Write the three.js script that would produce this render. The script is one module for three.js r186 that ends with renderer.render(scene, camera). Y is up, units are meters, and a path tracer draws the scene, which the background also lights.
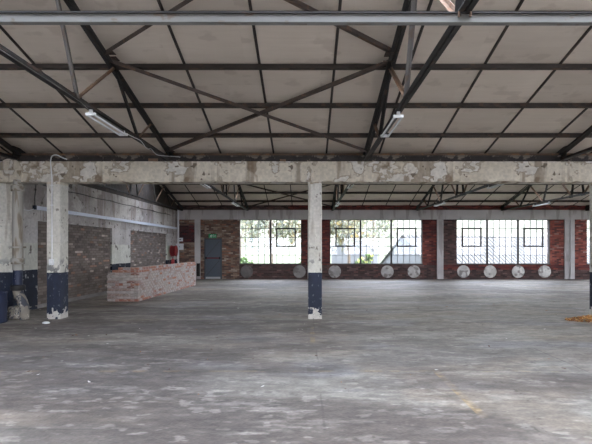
import * as THREE from 'three';
import { mergeGeometries } from 'three/addons/utils/BufferGeometryUtils.js';
import { RoundedBoxGeometry } from 'three/addons/geometries/RoundedBoxGeometry.js';

// ---------------------------------------------------------------- camera, sky, exposure
// x right, y up, depth d = -z (metres in front of the camera); eye height 1.6 m
const scene = new THREE.Scene();
const EYE = 1.6, F = 460;
const camera = new THREE.PerspectiveCamera(2 * Math.atan(222 / F) * 180 / Math.PI, 592 / 444, 0.05, 400);
camera.position.set(0, EYE, 0);
camera.lookAt(0, EYE, -10);
camera.setViewOffset(592, 444, -11, -27, 592, 444);
camera.updateProjectionMatrix();
scene.add(camera);

const renderer = new THREE.WebGLRenderer({ antialias: true });
renderer.toneMapping = THREE.LinearToneMapping;
renderer.toneMappingExposure = 3.3;
renderer.shadowMap.enabled = true;
const SKY_LEVEL = 4.0;

// ---------------------------------------------------------------- noise
function rng(seed) {
  let s = seed >>> 0;
  return () => { s = (s + 0x6D2B79F5) >>> 0; let t = s; t = Math.imul(t ^ (t >>> 15), t | 1); t ^= t + Math.imul(t ^ (t >>> 7), t | 61); return ((t ^ (t >>> 14)) >>> 0) / 4294967296; };
}
const LAT = new Float32Array(65536); { const r = rng(11); for (let i = 0; i < 65536; i++) LAT[i] = r(); }
function vnoise(x, y) {
  const xi = Math.floor(x), yi = Math.floor(y); let fx = x - xi, fy = y - yi;
  fx = fx * fx * (3 - 2 * fx); fy = fy * fy * (3 - 2 * fy);
  const x0 = xi & 255, x1 = (xi + 1) & 255, y0 = (yi & 255) << 8, y1 = ((yi + 1) & 255) << 8;
  const a = LAT[y0 | x0], b = LAT[y0 | x1], c = LAT[y1 | x0], d = LAT[y1 | x1];
  return a + (b - a) * fx + (c - a) * fy + (a - b - c + d) * fx * fy;
}
function fbm(x, y, n = 4) { let s = 0, a = 0.5, t = 0; for (let i = 0; i < n; i++) { s += a * vnoise(x, y); t += a; a *= 0.5; x = x * 2.03 + 17.3; y = y * 2.03 + 9.1; } return s / t; }
const sm = (a, b, x) => { const t = Math.min(1, Math.max(0, (x - a) / (b - a))); return t * t * (3 - 2 * t); };
const mix3 = (a, b, t) => [a[0] + (b[0] - a[0]) * t, a[1] + (b[1] - a[1]) * t, a[2] + (b[2] - a[2]) * t];
// texture of w x h texels over a size of sw x sh metres; f(x, y) in metres gives sRGB 0..255
function tex(w, h, sw, sh, f, srgb = true, ox = 0, oy = 0) {
  const a = new Uint8Array(w * h * 4);
  for (let j = 0, k = 0; j < h; j++) for (let i = 0; i < w; i++, k += 4) {
    const c = f(ox + (i + 0.5) / w * sw, oy + (j + 0.5) / h * sh);
    if (typeof c === 'number') a[k] = a[k + 1] = a[k + 2] = Math.max(0, Math.min(255, c));
    else { a[k] = Math.max(0, Math.min(255, c[0])); a[k + 1] = Math.max(0, Math.min(255, c[1])); a[k + 2] = Math.max(0, Math.min(255, c[2])); }
    a[k + 3] = 255;
  }
  const t = new THREE.DataTexture(a, w, h);
  t.magFilter = THREE.LinearFilter; t.minFilter = THREE.LinearMipmapLinearFilter; t.generateMipmaps = true;
  t.wrapS = t.wrapT = THREE.RepeatWrapping;
  if (srgb) t.colorSpace = THREE.SRGBColorSpace;
  t.repeat.set(1 / sw, 1 / sh); t.offset.set(-ox / sw, -oy / sh);
  t.needsUpdate = true;
  return t;
}
const S = (r, g, b) => new THREE.Color().setRGB(r / 255, g / 255, b / 255, THREE.SRGBColorSpace);

// ---------------------------------------------------------------- sky: bright, thinly clouded
{
  const w = 512, h = 256, a = new Float32Array(w * h * 4);
  for (let j = 0, k = 0; j < h; j++) for (let i = 0; i < w; i++, k += 4) {
    const el = (j + 0.5) / h * Math.PI - Math.PI / 2, az = i / w * Math.PI * 2;
    const y = Math.sin(el), cx = Math.cos(az) * Math.cos(el), cz = Math.sin(az) * Math.cos(el);
    const up = Math.max(0, y);
    const n = fbm(30 + cx * 3.2 / (0.35 + up), 40 + cz * 3.2 / (0.35 + up), 5);
    const cl = sm(0.38, 0.62, n);
    const blue = [0.48, 0.64, 0.95], white = [1.0, 1.0, 1.02];
    const c = mix3(blue, white, 0.35 + 0.6 * cl);
    const l = y > 0 ? 0.8 + 0.25 * up : 0.8;
    a[k] = c[0] * l; a[k + 1] = c[1] * l; a[k + 2] = c[2] * l; a[k + 3] = 1;
  }
  const t = new THREE.DataTexture(a, w, h, THREE.RGBAFormat, THREE.FloatType);
  t.mapping = THREE.EquirectangularReflectionMapping; t.magFilter = THREE.LinearFilter; t.needsUpdate = true;
  scene.background = t; scene.backgroundIntensity = SKY_LEVEL;
}

// ---------------------------------------------------------------- helpers
const taken = {};
function numbered(n) { const k = taken[n] = (taken[n] ?? -1) + 1; return k ? `${n}_${String(k).padStart(3, '0')}` : n; }
function shadows(o) { o.traverse((m) => { if (m.isMesh) { m.castShadow = true; m.receiveShadow = true; } }); return o; }
function thing(name, label, category, p = [0, 0, 0], group) {
  const o = new THREE.Group(); o.name = numbered(name); o.position.set(...p); scene.add(o);
  o.userData.label = label; o.userData.category = category; if (group) o.userData.group = group;
  return o;
}
function struct(name, p = [0, 0, 0], label) {
  const o = new THREE.Group(); o.name = name; o.position.set(...p); scene.add(o); o.userData.kind = 'structure';
  if (label) o.userData.label = label;
  return o;
}
function part(parent, name, geo, mat, p, label) {
  const m = new THREE.Mesh(geo, mat); m.name = name; if (p) m.position.set(...p); if (label) m.userData.label = label;
  parent.add(m); return m;
}
// uv of a geometry in metres, by the way each face points (expects flat, unshared face vertices)
function uvm(g, ou = 0, ov = 0) {
  const p = g.attributes.position, n = g.attributes.normal, uv = new Float32Array(p.count * 2);
  for (let i = 0; i < p.count; i++) {
    const ax = Math.abs(n.getX(i)), ay = Math.abs(n.getY(i)), az = Math.abs(n.getZ(i));
    let u, v;
    if (ay > ax && ay > az) { u = p.getX(i); v = p.getZ(i); } else if (ax > az) { u = p.getZ(i) + 0.37; v = p.getY(i); } else { u = p.getX(i); v = p.getY(i); }
    uv[2 * i] = u + ou; uv[2 * i + 1] = v + ov;
  }
  g.setAttribute('uv', new THREE.BufferAttribute(uv, 2)); return g;
}
// box from corner to corner in scene axes given as x, y, d ranges
function bx(x0, x1, y0, y1, d0, d1) {
  const g = new THREE.BoxGeometry(Math.abs(x1 - x0), Math.abs(y1 - y0), Math.abs(d1 - d0));
  g.translate((x0 + x1) / 2, (y0 + y1) / 2, -(d0 + d1) / 2); return uvm(g);
}
const P = (x, y, d) => new THREE.Vector3(x, y, -d);
// bar of w x h section from a to b; `side` is the direction of w
function barGeo(a, b, w, h, side = new THREE.Vector3(1, 0, 0), offW = 0, offH = 0) {
  const L = a.distanceTo(b), g = new THREE.BoxGeometry(w, h, L); g.translate(offW, offH, 0); uvm(g, a.x * 3.1 + a.y, a.z);
  const z = b.clone().sub(a).normalize(), x = side.clone().sub(z.clone().multiplyScalar(side.dot(z))).normalize(), y = z.clone().cross(x);
  g.applyMatrix4(new THREE.Matrix4().makeBasis(x, y, z).setPosition(a.clone().add(b).multiplyScalar(0.5)));
  return g;
}
function tubeGeo(pts, r, seg = 24, rad = 8) { return new THREE.TubeGeometry(new THREE.CatmullRomCurve3(pts), seg, r, rad); }
function cyl(r0, r1, h, n = 20) { return new THREE.CylinderGeometry(r0, r1, h, n); }

// ---------------------------------------------------------------- textures and materials
const M = {};
const std = (o) => new THREE.MeshStandardMaterial({ roughness: 0.8, ...o });

// floor, in metres: x -8..16, d 1.5..24.8
const FX0 = -8, FX1 = 16, FD0 = 1.5, FD1 = 24.8;
const crack = (x, y, s, seed) => Math.abs(fbm(x * s + seed, y * s - seed, 4) - 0.5);
function floorColor(x, d) {
  const big = fbm(x * 0.35 + 3, d * 0.35 + 8, 4), mid = fbm(x * 0.9 + 20, d * 2.4 + 4, 6), fine = fbm(x * 7, d * 16, 4), grit = fbm(x * 45, d * 70, 2);
  let c = mix3([112, 108, 104], [144, 142, 137], sm(0.28, 0.7, big * 0.4 + mid * 0.6));
  // worn bluish and brownish stains in the screed
  c = mix3(c, [122, 124, 132], 0.5 * sm(0.52, 0.66, fbm(x * 0.6 + 44, d * 1.3 + 6, 5))); c = mix3(c, [138, 126, 112], 0.4 * sm(0.54, 0.68, fbm(x * 0.5 + 14, d * 1.1 + 60, 5)));
  // trodden soil in drifts over the whole floor
  c = mix3(c, [88, 82, 80], 0.75 * sm(0.46, 0.62, fbm(x * 0.3 + 30, d * 0.75 + 14, 6)));
  // flaking white patches drawn out sideways
  const fl = fbm(x * 1.8 + 5, d * 5.2 + 31, 6);
  c = mix3(c, [172, 170, 166], 0.4 * sm(0.56, 0.72, fl) * sm(0.35, 0.65, fbm(x * 12, d * 22, 3) + 0.1));
  c = mix3(c, [98, 94, 91], 0.35 * sm(0.57, 0.7, fbm(x * 2.6 + 40, d * 6.4 + 12, 6)));
  c = mix3(c, [182, 180, 175], 0.4 * sm(0.68, 0.74, fbm(x * 5.5 + 90, d * 11 + 3, 4)));
  // slab joints
  const jw = (t) => sm(0.014, 0.005, Math.abs(t + 0.03 * (fbm(x * 2, d * 2, 2) - 0.5)));
  let j = 0;
  if (d < 7.4) j = Math.max(j, jw(x - 3.66)); if (x > 0.2) j = Math.max(j, 0.8 * jw(d - 7.3));
  if (x < 0.2) j = Math.max(j, jw(d - 4.09)); if (d < 10.4) j = Math.max(j, 0.7 * jw(x - 0.155) * sm(0.3, 0.5, vnoise(d * 1.3 + 4, 2)));
  j = Math.max(j, 0.8 * jw(d - 10.74), 0.5 * jw(d - 14.4), 0.5 * jw(d - 18.2));
  c = mix3(c, [80, 76, 73], 0.55 * j);
  c = mix3(c, [84, 80, 78], 0.5 * sm(0.004, 0.001, crack(x, d, 0.55, 7.7)) * sm(0.55, 0.65, fbm(x * 0.7 + 9, d * 0.7, 3)));
  if (x > 3.66 && d < 7.3) c = mix3(c, [142, 133, 125], 0.35);   // a browner pour right of the joint
  // worn yellow paint lines
  const worn = sm(0.45, 0.62, fbm(x * 5 + 3, d * 5 + 8, 4));
  let yl = 0;
  if (d > 4.35 && d < 6.1) yl = Math.max(yl, sm(0.05, 0.04, Math.abs(x - 1.69)) * (0.12 + 0.4 * worn));
  yl = Math.max(yl, sm(0.05, 0.035, Math.abs(d - 6.02)) * 0.28 * worn);
  if (d > 7.6 && d < 9.4) yl = Math.max(yl, sm(0.05, 0.035, Math.abs(x - 0.1)) * 0.4 * worn);
  c = mix3(c, [168, 142, 98], yl);
  // crumbs and pits
  c = mix3(c, [84, 78, 74], 0.6 * sm(0.84, 0.9, vnoise(x * 30, d * 30) * 0.7 + 0.3 * vnoise(x * 5, d * 5)));
  const k = 0.65 + 0.34 * fine + 0.22 * grit;
  return [c[0] * k * 1.02, c[1] * k, c[2] * k * 0.97];
}
M.floor = std({ map: tex(2048, 2048, FX1 - FX0, FD1 - FD0, floorColor, true, FX0, FD0), roughness: 0.85 });
M.floor.bumpMap = tex(1024, 1024, 4, 4, (x, y) => 120 * fbm(x * 64 / 4, y * 64 / 4, 4) + 90 * vnoise(x * 64, y * 64) + 40 * vnoise(x * 8, y * 8), false); M.floor.bumpScale = 0.006;
M.floor.roughnessMap = tex(512, 512, 8, 8, (x, y) => 150 + 105 * fbm(x * 2, y * 4, 4), false);
M.concrete = std({ map: tex(512, 512, 4, 4, (x, y) => { const n = fbm(x * 4, y * 4, 5); return mix3([112, 108, 106], [162, 160, 156], n); }), roughness: 0.9 });

// old whitewash that flakes off concrete, tile of 8 x 2 m
function peel(x, y) {
  let c = mix3([198, 187, 168], [226, 218, 203], fbm(x * 1.6, y * 2.2, 4));
  const run = fbm(x * 5.5 + 12, y * 0.45 + 2, 4); c = mix3(c, [132, 116, 98], 0.6 * sm(0.56, 0.74, run));
  const fl = fbm(x * 2.6 + 50, y * 3.4 + 7, 5); c = mix3(c, [158, 146, 130], 0.7 * sm(0.575, 0.6, fl)); c = mix3(c, [226, 222, 214], 0.8 * sm(0.63, 0.65, fl));
  c = mix3(c, [118, 98, 78], 0.6 * sm(0.68, 0.76, fbm(x * 3.1 + 80, y * 2 + 15, 4)));
  c = mix3(c, [96, 84, 72], 0.8 * sm(0.8, 0.86, vnoise(x * 17, y * 17) * 0.6 + 0.4 * vnoise(x * 6 + 9, y * 6)));
  const k = 0.9 + 0.16 * fbm(x * 22, y * 22, 2); return [c[0] * k, c[1] * k, c[2] * k];
}
M.whitewash = std({ map: tex(2048, 512, 8, 2, peel), roughness: 0.92, bumpScale: 0.012 });
M.whitewash.bumpMap = tex(1024, 256, 8, 2, (x, y) => { const fl = fbm(x * 2.6 + 50, y * 3.4 + 7, 5); return 150 - 70 * sm(0.56, 0.6, fl) + 70 * sm(0.63, 0.65, fl) + 40 * fbm(x * 14, y * 14, 3); }, false);

// painted column: u round the shaft, v height; navy foot, cream band, whitewash above
function columnPaint(x, y) {
  const edge = 0.03 * (fbm(x * 9, y * 9, 3) - 0.5);
  let c = mix3([200, 196, 187], [222, 219, 211], fbm(x * 3 + 4, y * 1.2, 4));
  c = mix3(c, [150, 140, 124], 0.5 * sm(0.56, 0.74, fbm(x * 8 + 3, y * 0.8 + 20, 4)));
  if (y < 1.76 + edge * 0.3) c = mix3([196, 193, 182], [218, 215, 206], fbm(x * 4 + 9, y * 4, 4));
  c = mix3(c, [112, 104, 96], 0.7 * sm(0.74, 0.8, fbm(x * 12 + 33, y * 8 + 5, 3)));
  if (y < 1.42) c = mix3(c, [96, 95, 98], 0.7 * sm(0.6, 0.62, fbm(x * 7 + 60, y * 6 + 5, 4)) * sm(1.45, 1.15, y + 0.2 * (vnoise(x * 12, y * 12) - 0.5)));
  if (y < 1.06 + edge * 0.4) {
    c = mix3([26, 31, 46], [40, 49, 70], fbm(x * 5, y * 3 + 9, 4));
    c = mix3(c, [110, 112, 116], 0.8 * sm(0.7, 0.75, fbm(x * 16 + 70, y * 13, 4)));
    const foot = y + 0.12 * (fbm(x * 9 + 2, y * 9, 3) - 0.5);
    if (foot < 0.24) c = mix3(c, [196, 192, 184], sm(0.5, 0.56, fbm(x * 14 + 5, y * 14, 3) + 0.25 * sm(0.22, 0.04, foot)));
  }
  const k = 0.92 + 0.14 * fbm(x * 24, y * 24, 2); return [c[0] * k, c[1] * k, c[2] * k];
}
M.column = std({ map: tex(512, 1024, 2, 3.2, columnPaint), roughness: 0.75 });

// left wall plaster, u = depth along the wall 10..26, v height 0..4
function wallPaint(x, y) {
  let c = mix3([156, 148, 145], [196, 191, 187], sm(0.25, 0.75, fbm(x * 0.9 + 3, y * 1.3 + 5, 5)));
  c = mix3(c, [128, 114, 107], 0.5 * sm(0.56, 0.72, fbm(x * 3.5 + 20, y * 0.6 + 4, 4)));
  c = mix3(c, [208, 205, 201], 0.6 * sm(0.58, 0.66, fbm(x * 1.4 + 60, y * 2 + 9, 5)));
  const e = 0.04 * (fbm(x * 6, y * 6, 3) - 0.5);
  if (y < 2.36 + e * 3 && y > 1.7) c = mix3(c, [204, 201, 199], 0.55);
  if (y < 1.76 + e) c = mix3([188, 187, 177], [210, 209, 200], fbm(x * 3, y * 3, 4));
  c = mix3(c, [96, 88, 84], 0.8 * sm(0.72, 0.77, fbm(x * 6 + 41, y * 6 + 3, 4)));
  const ck = crack(x, y * 0.4, 0.5, 3.3); c = mix3(c, [96, 89, 86], 0.5 * sm(0.004, 0.001, ck) * sm(0.5, 0.6, vnoise(x * 0.9, y * 0.9 + 5)));
  if (y < 1.05 + e * 0.5) { c = mix3([25, 29, 40], [40, 47, 64], fbm(x * 4, y * 3, 4)); c = mix3(c, [150, 150, 150], sm(0.68, 0.72, fbm(x * 9 + 7, y * 9, 4))); if (y < 0.1) c = mix3(c, [128, 122, 116], sm(0.45, 0.6, vnoise(x * 9, y * 20))); }
  const k = 0.92 + 0.14 * fbm(x * 20, y * 20, 2); return [c[0] * k, c[1] * k, c[2] * k];
}
M.leftWall = std({ map: tex(2048, 512, 16, 4, wallPaint, true, 10, 0), roughness: 0.9 });

// grey cast concrete of the lintel and pilasters
M.lintel = std({ map: tex(1024, 512, 8, 4, (x, y) => {
  let c = mix3([180, 176, 176], [212, 209, 208], fbm(x * 1.4, y * 2.2 + 3, 5));
  c = mix3(c, [146, 138, 134], 0.5 * sm(0.57, 0.7, fbm(x * 4.5 + 9, y * 0.8, 4))); c = mix3(c, [196, 194, 194], 0.5 * sm(0.6, 0.68, fbm(x * 3 + 30, y * 3, 4)));
  return c; }), roughness: 0.9 });

// ceiling boards: fibre board with faint streaks across
function board(tone, seed) {
  return std({ map: tex(512, 512, 2.5, 2.5, (x, y) => {
    const s = fbm(x * 1.2 + seed, y * 26 + seed, 4), b = fbm(x * 1.6 + seed, y * 2 + 40, 4), dirt = sm(0.6, 0.75, fbm(x * 3 + seed * 2, y * 5, 4));
    let c = mix3([206, 193, 179], [226, 215, 202], 0.45 * s + 0.55 * b); c = mix3(c, [176, 161, 147], 0.3 * dirt);
    return [c[0] * tone, c[1] * tone, c[2] * tone]; }), roughness: 0.9 });
}
M.boards = [board(1.0, 3), board(0.97, 31), board(1.03, 57)];
M.roofSheet = std({ color: S(150, 146, 140) });
const grimeTex = (a, b, rust, seed) => tex(256, 256, 1.5, 1.5, (x, y) => { let c = mix3(a, b, fbm(x * 4 + seed, y * 4, 4)); return mix3(c, rust, 0.7 * sm(0.58, 0.7, fbm(x * 7 + seed, y * 7 + 30, 4))); });
M.steelDark = std({ map: grimeTex([28, 26, 25], [46, 42, 40], [78, 58, 46], 3), roughness: 0.6 });
M.steelWeb = std({ map: grimeTex([70, 66, 64], [106, 102, 99], [86, 68, 56], 13), roughness: 0.6 });
M.purlin = std({ map: grimeTex([50, 44, 41], [74, 66, 61], [96, 76, 62], 23), roughness: 0.75 });
M.rustFlat = std({ map: grimeTex([104, 84, 70], [138, 114, 96], [120, 84, 58], 33), roughness: 0.8 });
M.brace = std({ map: grimeTex([62, 52, 47], [88, 76, 69], [112, 84, 64], 43), roughness: 0.75 });
M.batten = std({ map: grimeTex([48, 43, 40], [70, 63, 58], [80, 66, 56], 53), roughness: 0.85 });
M.plate = std({ map: grimeTex([34, 30, 30], [66, 58, 54], [150, 138, 124], 63), roughness: 0.8 });
M.eave = std({ map: grimeTex([84, 66, 54], [124, 100, 82], [146, 104, 70], 73), roughness: 0.85 });
M.steelGrey = std({ map: tex(1024, 128, 6, 0.75, (x, y) => { let c = mix3([110, 109, 106], [140, 139, 135], fbm(x * 3, y * 8, 4)); return mix3(c, [112, 96, 84], 0.7 * sm(0.66, 0.72, fbm(x * 8 + 5, y * 12, 4))); }), roughness: 0.55 });
M.white = std({ color: S(226, 228, 230), roughness: 0.45 });
M.trunk = std({ color: S(222, 228, 240), roughness: 0.35 });
M.tube = std({ color: S(236, 238, 240), roughness: 0.25 });
M.black = std({ color: S(34, 33, 34), roughness: 0.6 });
M.navy = std({ map: tex(256, 256, 1.5, 1.5, (x, y) => { let c = mix3([24, 32, 56], [36, 47, 78], fbm(x * 4, y * 4, 4)); return mix3(c, [130, 130, 134], sm(0.72, 0.76, fbm(x * 9, y * 9, 4))); }), roughness: 0.5 });
M.castPipe = std({ map: tex(256, 512, 1, 3, (x, y) => { let c = mix3([150, 146, 138], [182, 178, 170], fbm(x * 5, y * 3, 4)); c = mix3(c, [112, 96, 78], 0.6 * sm(0.55, 0.68, fbm(x * 6 + 9, y * 4, 4))); return c; }), roughness: 0.7 });
M.pipeFoot = std({ map: tex(256, 256, 1, 1, (x, y) => { let c = mix3([112, 106, 98], [150, 142, 130], fbm(x * 6, y * 6, 4)); c = mix3(c, [52, 56, 68], 0.8 * sm(0.56, 0.62, fbm(x * 7 + 40, y * 7, 4))); return mix3(c, [186, 180, 170], 0.8 * sm(0.66, 0.72, fbm(x * 9 + 4, y * 9 + 9, 4))); }), roughness: 0.8 });
M.red = std({ color: S(150, 26, 34), roughness: 0.4 });
M.redDark = std({ color: S(112, 20, 28), roughness: 0.5 });
M.winFrame = std({ color: S(92, 92, 98), roughness: 0.6 });
M.winVent = std({ color: S(58, 54, 56), roughness: 0.6 });
M.glass = new THREE.MeshPhysicalMaterial({ color: 0xffffff, transmission: 1, thickness: 0, roughness: 0.02, ior: 1.5, side: THREE.DoubleSide });
M.brick = std({ color: 0xffffff, vertexColors: true, roughness: 0.9 });
M.mortar = std({ map: tex(256, 256, 2, 2, (x, y) => mix3([142, 134, 128], [168, 162, 156], fbm(x * 8, y * 8, 4))), roughness: 0.95 });
M.mortarDark = std({ map: tex(256, 256, 2, 2, (x, y) => mix3([78, 66, 62], [112, 100, 94], fbm(x * 8, y * 8, 4))), roughness: 0.95 });
M.cladding = std({ map: grimeTex([56, 50, 48], [78, 72, 68], [92, 80, 72], 83), roughness: 0.9 });

// ---------------------------------------------------------------- brickwork: real bricks joined into one geometry, a colour for each
const lin = (c) => { const k = S(...c); return [k.r, k.g, k.b]; };
function pick(palette, r) { let t = r() * palette.reduce((s, p) => s + p[3], 0); for (const p of palette) { t -= p[3]; if (t <= 0) return p; } return palette[0]; }
// rectangles [u0, u1, v0, v1, palette]; place(u, v, w) gives the position, w = out of the wall
function brickwork(rects, place, seed, course = 0.08, len = 0.235, proud = 0.014) {
  const r = rng(seed), pos = [], nor = [], col = [], idx = [];
  const quad = (a, b, c, d, k) => {
    const n = b.clone().sub(a).cross(d.clone().sub(a)).normalize(), o = pos.length / 3;
    for (const p of [a, b, c, d]) { pos.push(p.x, p.y, p.z); nor.push(n.x, n.y, n.z); col.push(...k); }
    idx.push(o, o + 1, o + 2, o, o + 2, o + 3);
  };
  for (const [u0, u1, v0, v1, pal] of rects) {
    const rows = Math.max(1, Math.round((v1 - v0) / course)), ch = (v1 - v0) / rows;
    for (let i = 0; i < rows; i++) {
      let u = u0 - (i % 2 ? len / 2 : 0) - (Math.abs(u0 * 7) % 1) * 0;
      while (u < u1 - 0.01) {
        const a = Math.max(u, u0) + 0.006, b = Math.min(u + len, u1) - 0.006; u += len;
        if (b - a < 0.03) continue;
        const p = pick(typeof pal === 'function' ? pal((a + b) / 2, v0 + (i + 0.5) * ch) : pal, r), t = 0.98 + 0.24 * r(), k = lin([p[0] * t, p[1] * t, p[2] * t]);
        const y0 = v0 + i * ch + 0.006, y1 = v0 + (i + 1) * ch - 0.006, w = proud * (0.75 + 0.5 * r());
        const A = place(a, y0, w), B = place(b, y0, w), C = place(b, y1, w), D = place(a, y1, w), A0 = place(a, y0, -0.004), B0 = place(b, y0, -0.004), C0 = place(b, y1, -0.004), D0 = place(a, y1, -0.004);
        quad(A, B, C, D, k); quad(A0, B0, B, A, k); quad(D, C, C0, D0, k); quad(A0, A, D, D0, k); quad(B, B0, C0, C, k);
      }
    }
  }
  const g = new THREE.BufferGeometry();
  g.setAttribute('position', new THREE.Float32BufferAttribute(pos, 3)); g.setAttribute('normal', new THREE.Float32BufferAttribute(nor, 3)); g.setAttribute('color', new THREE.Float32BufferAttribute(col, 3)); g.setIndex(idx);
  return g;
}
const PAL = {
  brown: [[124, 102, 88, 4], [108, 86, 76, 3], [140, 122, 108, 2], [90, 72, 65, 2], [150, 136, 124, 1.2], [128, 92, 76, 1.5]],
  stock: [[112, 103, 97, 5], [104, 95, 89, 5], [118, 108, 102, 3], [132, 106, 92, 1], [160, 148, 138, 0.7], [96, 87, 82, 2]],
  red: [[136, 74, 64, 4], [116, 62, 56, 3], [148, 88, 76, 2], [92, 54, 52, 2], [146, 114, 106, 0.8]],
  darkRed: [[104, 50, 46, 4], [86, 42, 42, 4], [122, 62, 54, 2], [70, 42, 42, 2]],
  grime: [[82, 64, 62, 4], [68, 54, 54, 4], [96, 70, 66, 2], [104, 84, 80, 1]],
  maroon: [[74, 46, 48, 4], [62, 42, 46, 3], [88, 50, 50, 2], [96, 40, 42, 1]],
};

// ---------------------------------------------------------------- floor
const WALL_D = 24.5, REAR_D = -3.7, RIGHT_X = 21;
{
  const f = struct('floor', [0, 0, 0]);
  const slab = (x0, x1, d0, d1, mat) => part(f, 'floor_slab', bx(x0, x1, -0.2, 0, d0, d1), mat);
  const g = new THREE.BoxGeometry(FX1 - FX0, 0.2, FD1 - FD0); g.translate((FX0 + FX1) / 2, -0.1, -(FD0 + FD1) / 2);
  const p = g.attributes.position, uv = g.attributes.uv; for (let i = 0; i < p.count; i++) uv.setXY(i, p.getX(i), -p.getZ(i));
  part(f, 'floor_slab', g, M.floor);
  slab(FX0, FX1, -4.0, FD0, M.concrete); slab(FX1, 21.3, -4.0, FD1, M.concrete);
}

// ---------------------------------------------------------------- ceilings: boards on purlins, two pitched bays
const PITCH = 0.252, VALLEY_D = 11.04, ROOF_Y = EYE + 2.155, PSTEP = 1.138;
const NEAR_RIDGE = 3.6, FAR_RIDGE = 17.6, FAR_EAVE = 24.5;
const slopes = {
  nearBack: (d) => ROOF_Y + PITCH * (VALLEY_D - d), nearFront: (d) => ROOF_Y + PITCH * (VALLEY_D - NEAR_RIDGE) - PITCH * (NEAR_RIDGE - d),
  farFront: (d) => ROOF_Y + 0.02 + PITCH * (d - VALLEY_D + 0.1), farBack: (d) => ROOF_Y + 0.12 + PITCH * (FAR_EAVE - d),
};
const X0 = -7.75, X1 = 21.2, BAT0 = -0.787, BATS = 1.245;
{
  const r = rng(5), boardGeos = {};
  // purlins at depths ds along a slope; boards between them and battens below the joints between the boards
  function roofSlope(root, ds, fn, sign, single, glazed) {
    const up = new THREE.Vector3(0, 1, sign * PITCH).normalize();     // normal of the slope; sign = 1: rises towards the camera? (y over z)
    const at = (x, d, o) => P(x, fn(d), d).addScaledVector(up, o);
    ds.forEach((d) => {
      const g = mergeGeometries([barGeo(at(X0, d, 0.012), at(X1, d, 0.012), 0.045, 0.072, P(0, fn(d + 0.1) - fn(d), 0.1).sub(P(0, 0, 0))), barGeo(at(X0, d, -0.03), at(X1, d, -0.03), 0.06, 0.012, P(0, fn(d + 0.1) - fn(d), 0.1))]);
      part(root, 'purlin', g, M.purlin);
    });
    const a = ds[0], b = ds[ds.length - 1], L = Math.hypot(b - a, fn(b) - fn(a)), loose = [];
    const first = Math.ceil((X0 - BAT0) / BATS), last = Math.floor((X1 - BAT0) / BATS);
    for (let k = first; k <= last; k++) part(root, 'batten', barGeo(at(BAT0 + k * BATS, a, 0.049), at(BAT0 + k * BATS, b, 0.049), 0.042, 0.018), M.batten);
    for (let i = 0; i + 1 < ds.length; i++) for (let k = first - 1; k <= last; k++) {
      const x0 = Math.max(X0, BAT0 + k * BATS), x1 = Math.min(X1, BAT0 + (k + 1) * BATS), w = x1 - x0 - 0.006, len = Math.abs(ds[i + 1] - ds[i]) * Math.hypot(1, PITCH) - 0.006;
      if (w < 0.05) continue;
      if (glazed && glazed(i, k)) {    // glazed roof light in place of a board
        const c = at((x0 + x1) / 2, (ds[i] + ds[i + 1]) / 2, 0.1), q = new THREE.Quaternion().setFromUnitVectors(new THREE.Vector3(0, 1, 0), up);
        const m = part(root, 'roof_light_pane', boardGeos[`g${w.toFixed(3)}${len.toFixed(3)}`] ??= new THREE.BoxGeometry(w, 0.006, len), M.glass); m.position.copy(c); m.quaternion.copy(q); continue;
      }
      const variant = Math.floor(r() * 4), key = `${w.toFixed(3)}_${len.toFixed(3)}_${variant}`;
      if (!boardGeos[key]) { const g = new THREE.BoxGeometry(w, 0.02, len, 4, 1, 4), p = g.attributes.position; for (let q = 0; q < p.count; q++) { const a2 = Math.cos(p.getX(q) / w * Math.PI), b2 = Math.cos(p.getZ(q) / len * Math.PI); p.setY(q, p.getY(q) - a2 * b2 * (0.006 + 0.012 * variant)); } g.computeVertexNormals(); boardGeos[key] = uvm(g, variant * 0.7, variant * 1.1); }
      const c = at((x0 + x1) / 2, (ds[i] + ds[i + 1]) / 2, 0.068), mat = M.boards[Math.floor(r() * 3)];
      const q = new THREE.Quaternion().setFromUnitVectors(new THREE.Vector3(0, 1, 0), up);
      if (single) { const m = part(root, 'ceiling_board', boardGeos[key], mat); m.position.copy(c); m.quaternion.copy(q); }
      else loose.push(boardGeos[key].clone().applyMatrix4(new THREE.Matrix4().compose(c, q, new THREE.Vector3(1, 1, 1))));
    }
    if (loose.length) part(root, 'ceiling_boards', mergeGeometries(loose), M.boards[0]).userData.kind = 'stuff';
    for (let i = 0; i + 1 < ds.length; i++) {     // sheeting, left open over the roof lights
      let x = X0 - 0.2;
      for (let k = first - 1; k <= last + 1; k++) {
        const open = k <= last && glazed && glazed(i, k), e = k > last ? X1 + 0.2 : BAT0 + k * BATS;
        if ((open || k > last) && e > x + 0.01) part(root, 'roof_sheeting', barGeo(at((x + e) / 2, ds[i], 0.16), at((x + e) / 2, ds[i + 1], 0.16), e - x, 0.03), M.roofSheet);
        if (open) x = BAT0 + (k + 1) * BATS;
      }
    }
  }
  const steps = (d, n, s) => Array.from({ length: n }, (_, i) => d + i * s);
  const near = struct('ceiling');
  roofSlope(near, steps(VALLEY_D, 7, -PSTEP).concat([NEAR_RIDGE]), slopes.nearBack, -1, true, (i, k) => i >= 5 && ((k % 5) + 5) % 5 < 4);
  roofSlope(near, [NEAR_RIDGE].concat(steps(NEAR_RIDGE - 0.6, 7, -1.12)), slopes.nearFront, 1, false, (i, k) => i <= 1 && ((k % 5) + 5) % 5 < 4);
  const far = struct('ceiling_001');
  roofSlope(far, [VALLEY_D - 0.1].concat(steps(VALLEY_D + 0.8, 6, PSTEP)), slopes.farFront, 1, false);
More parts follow.
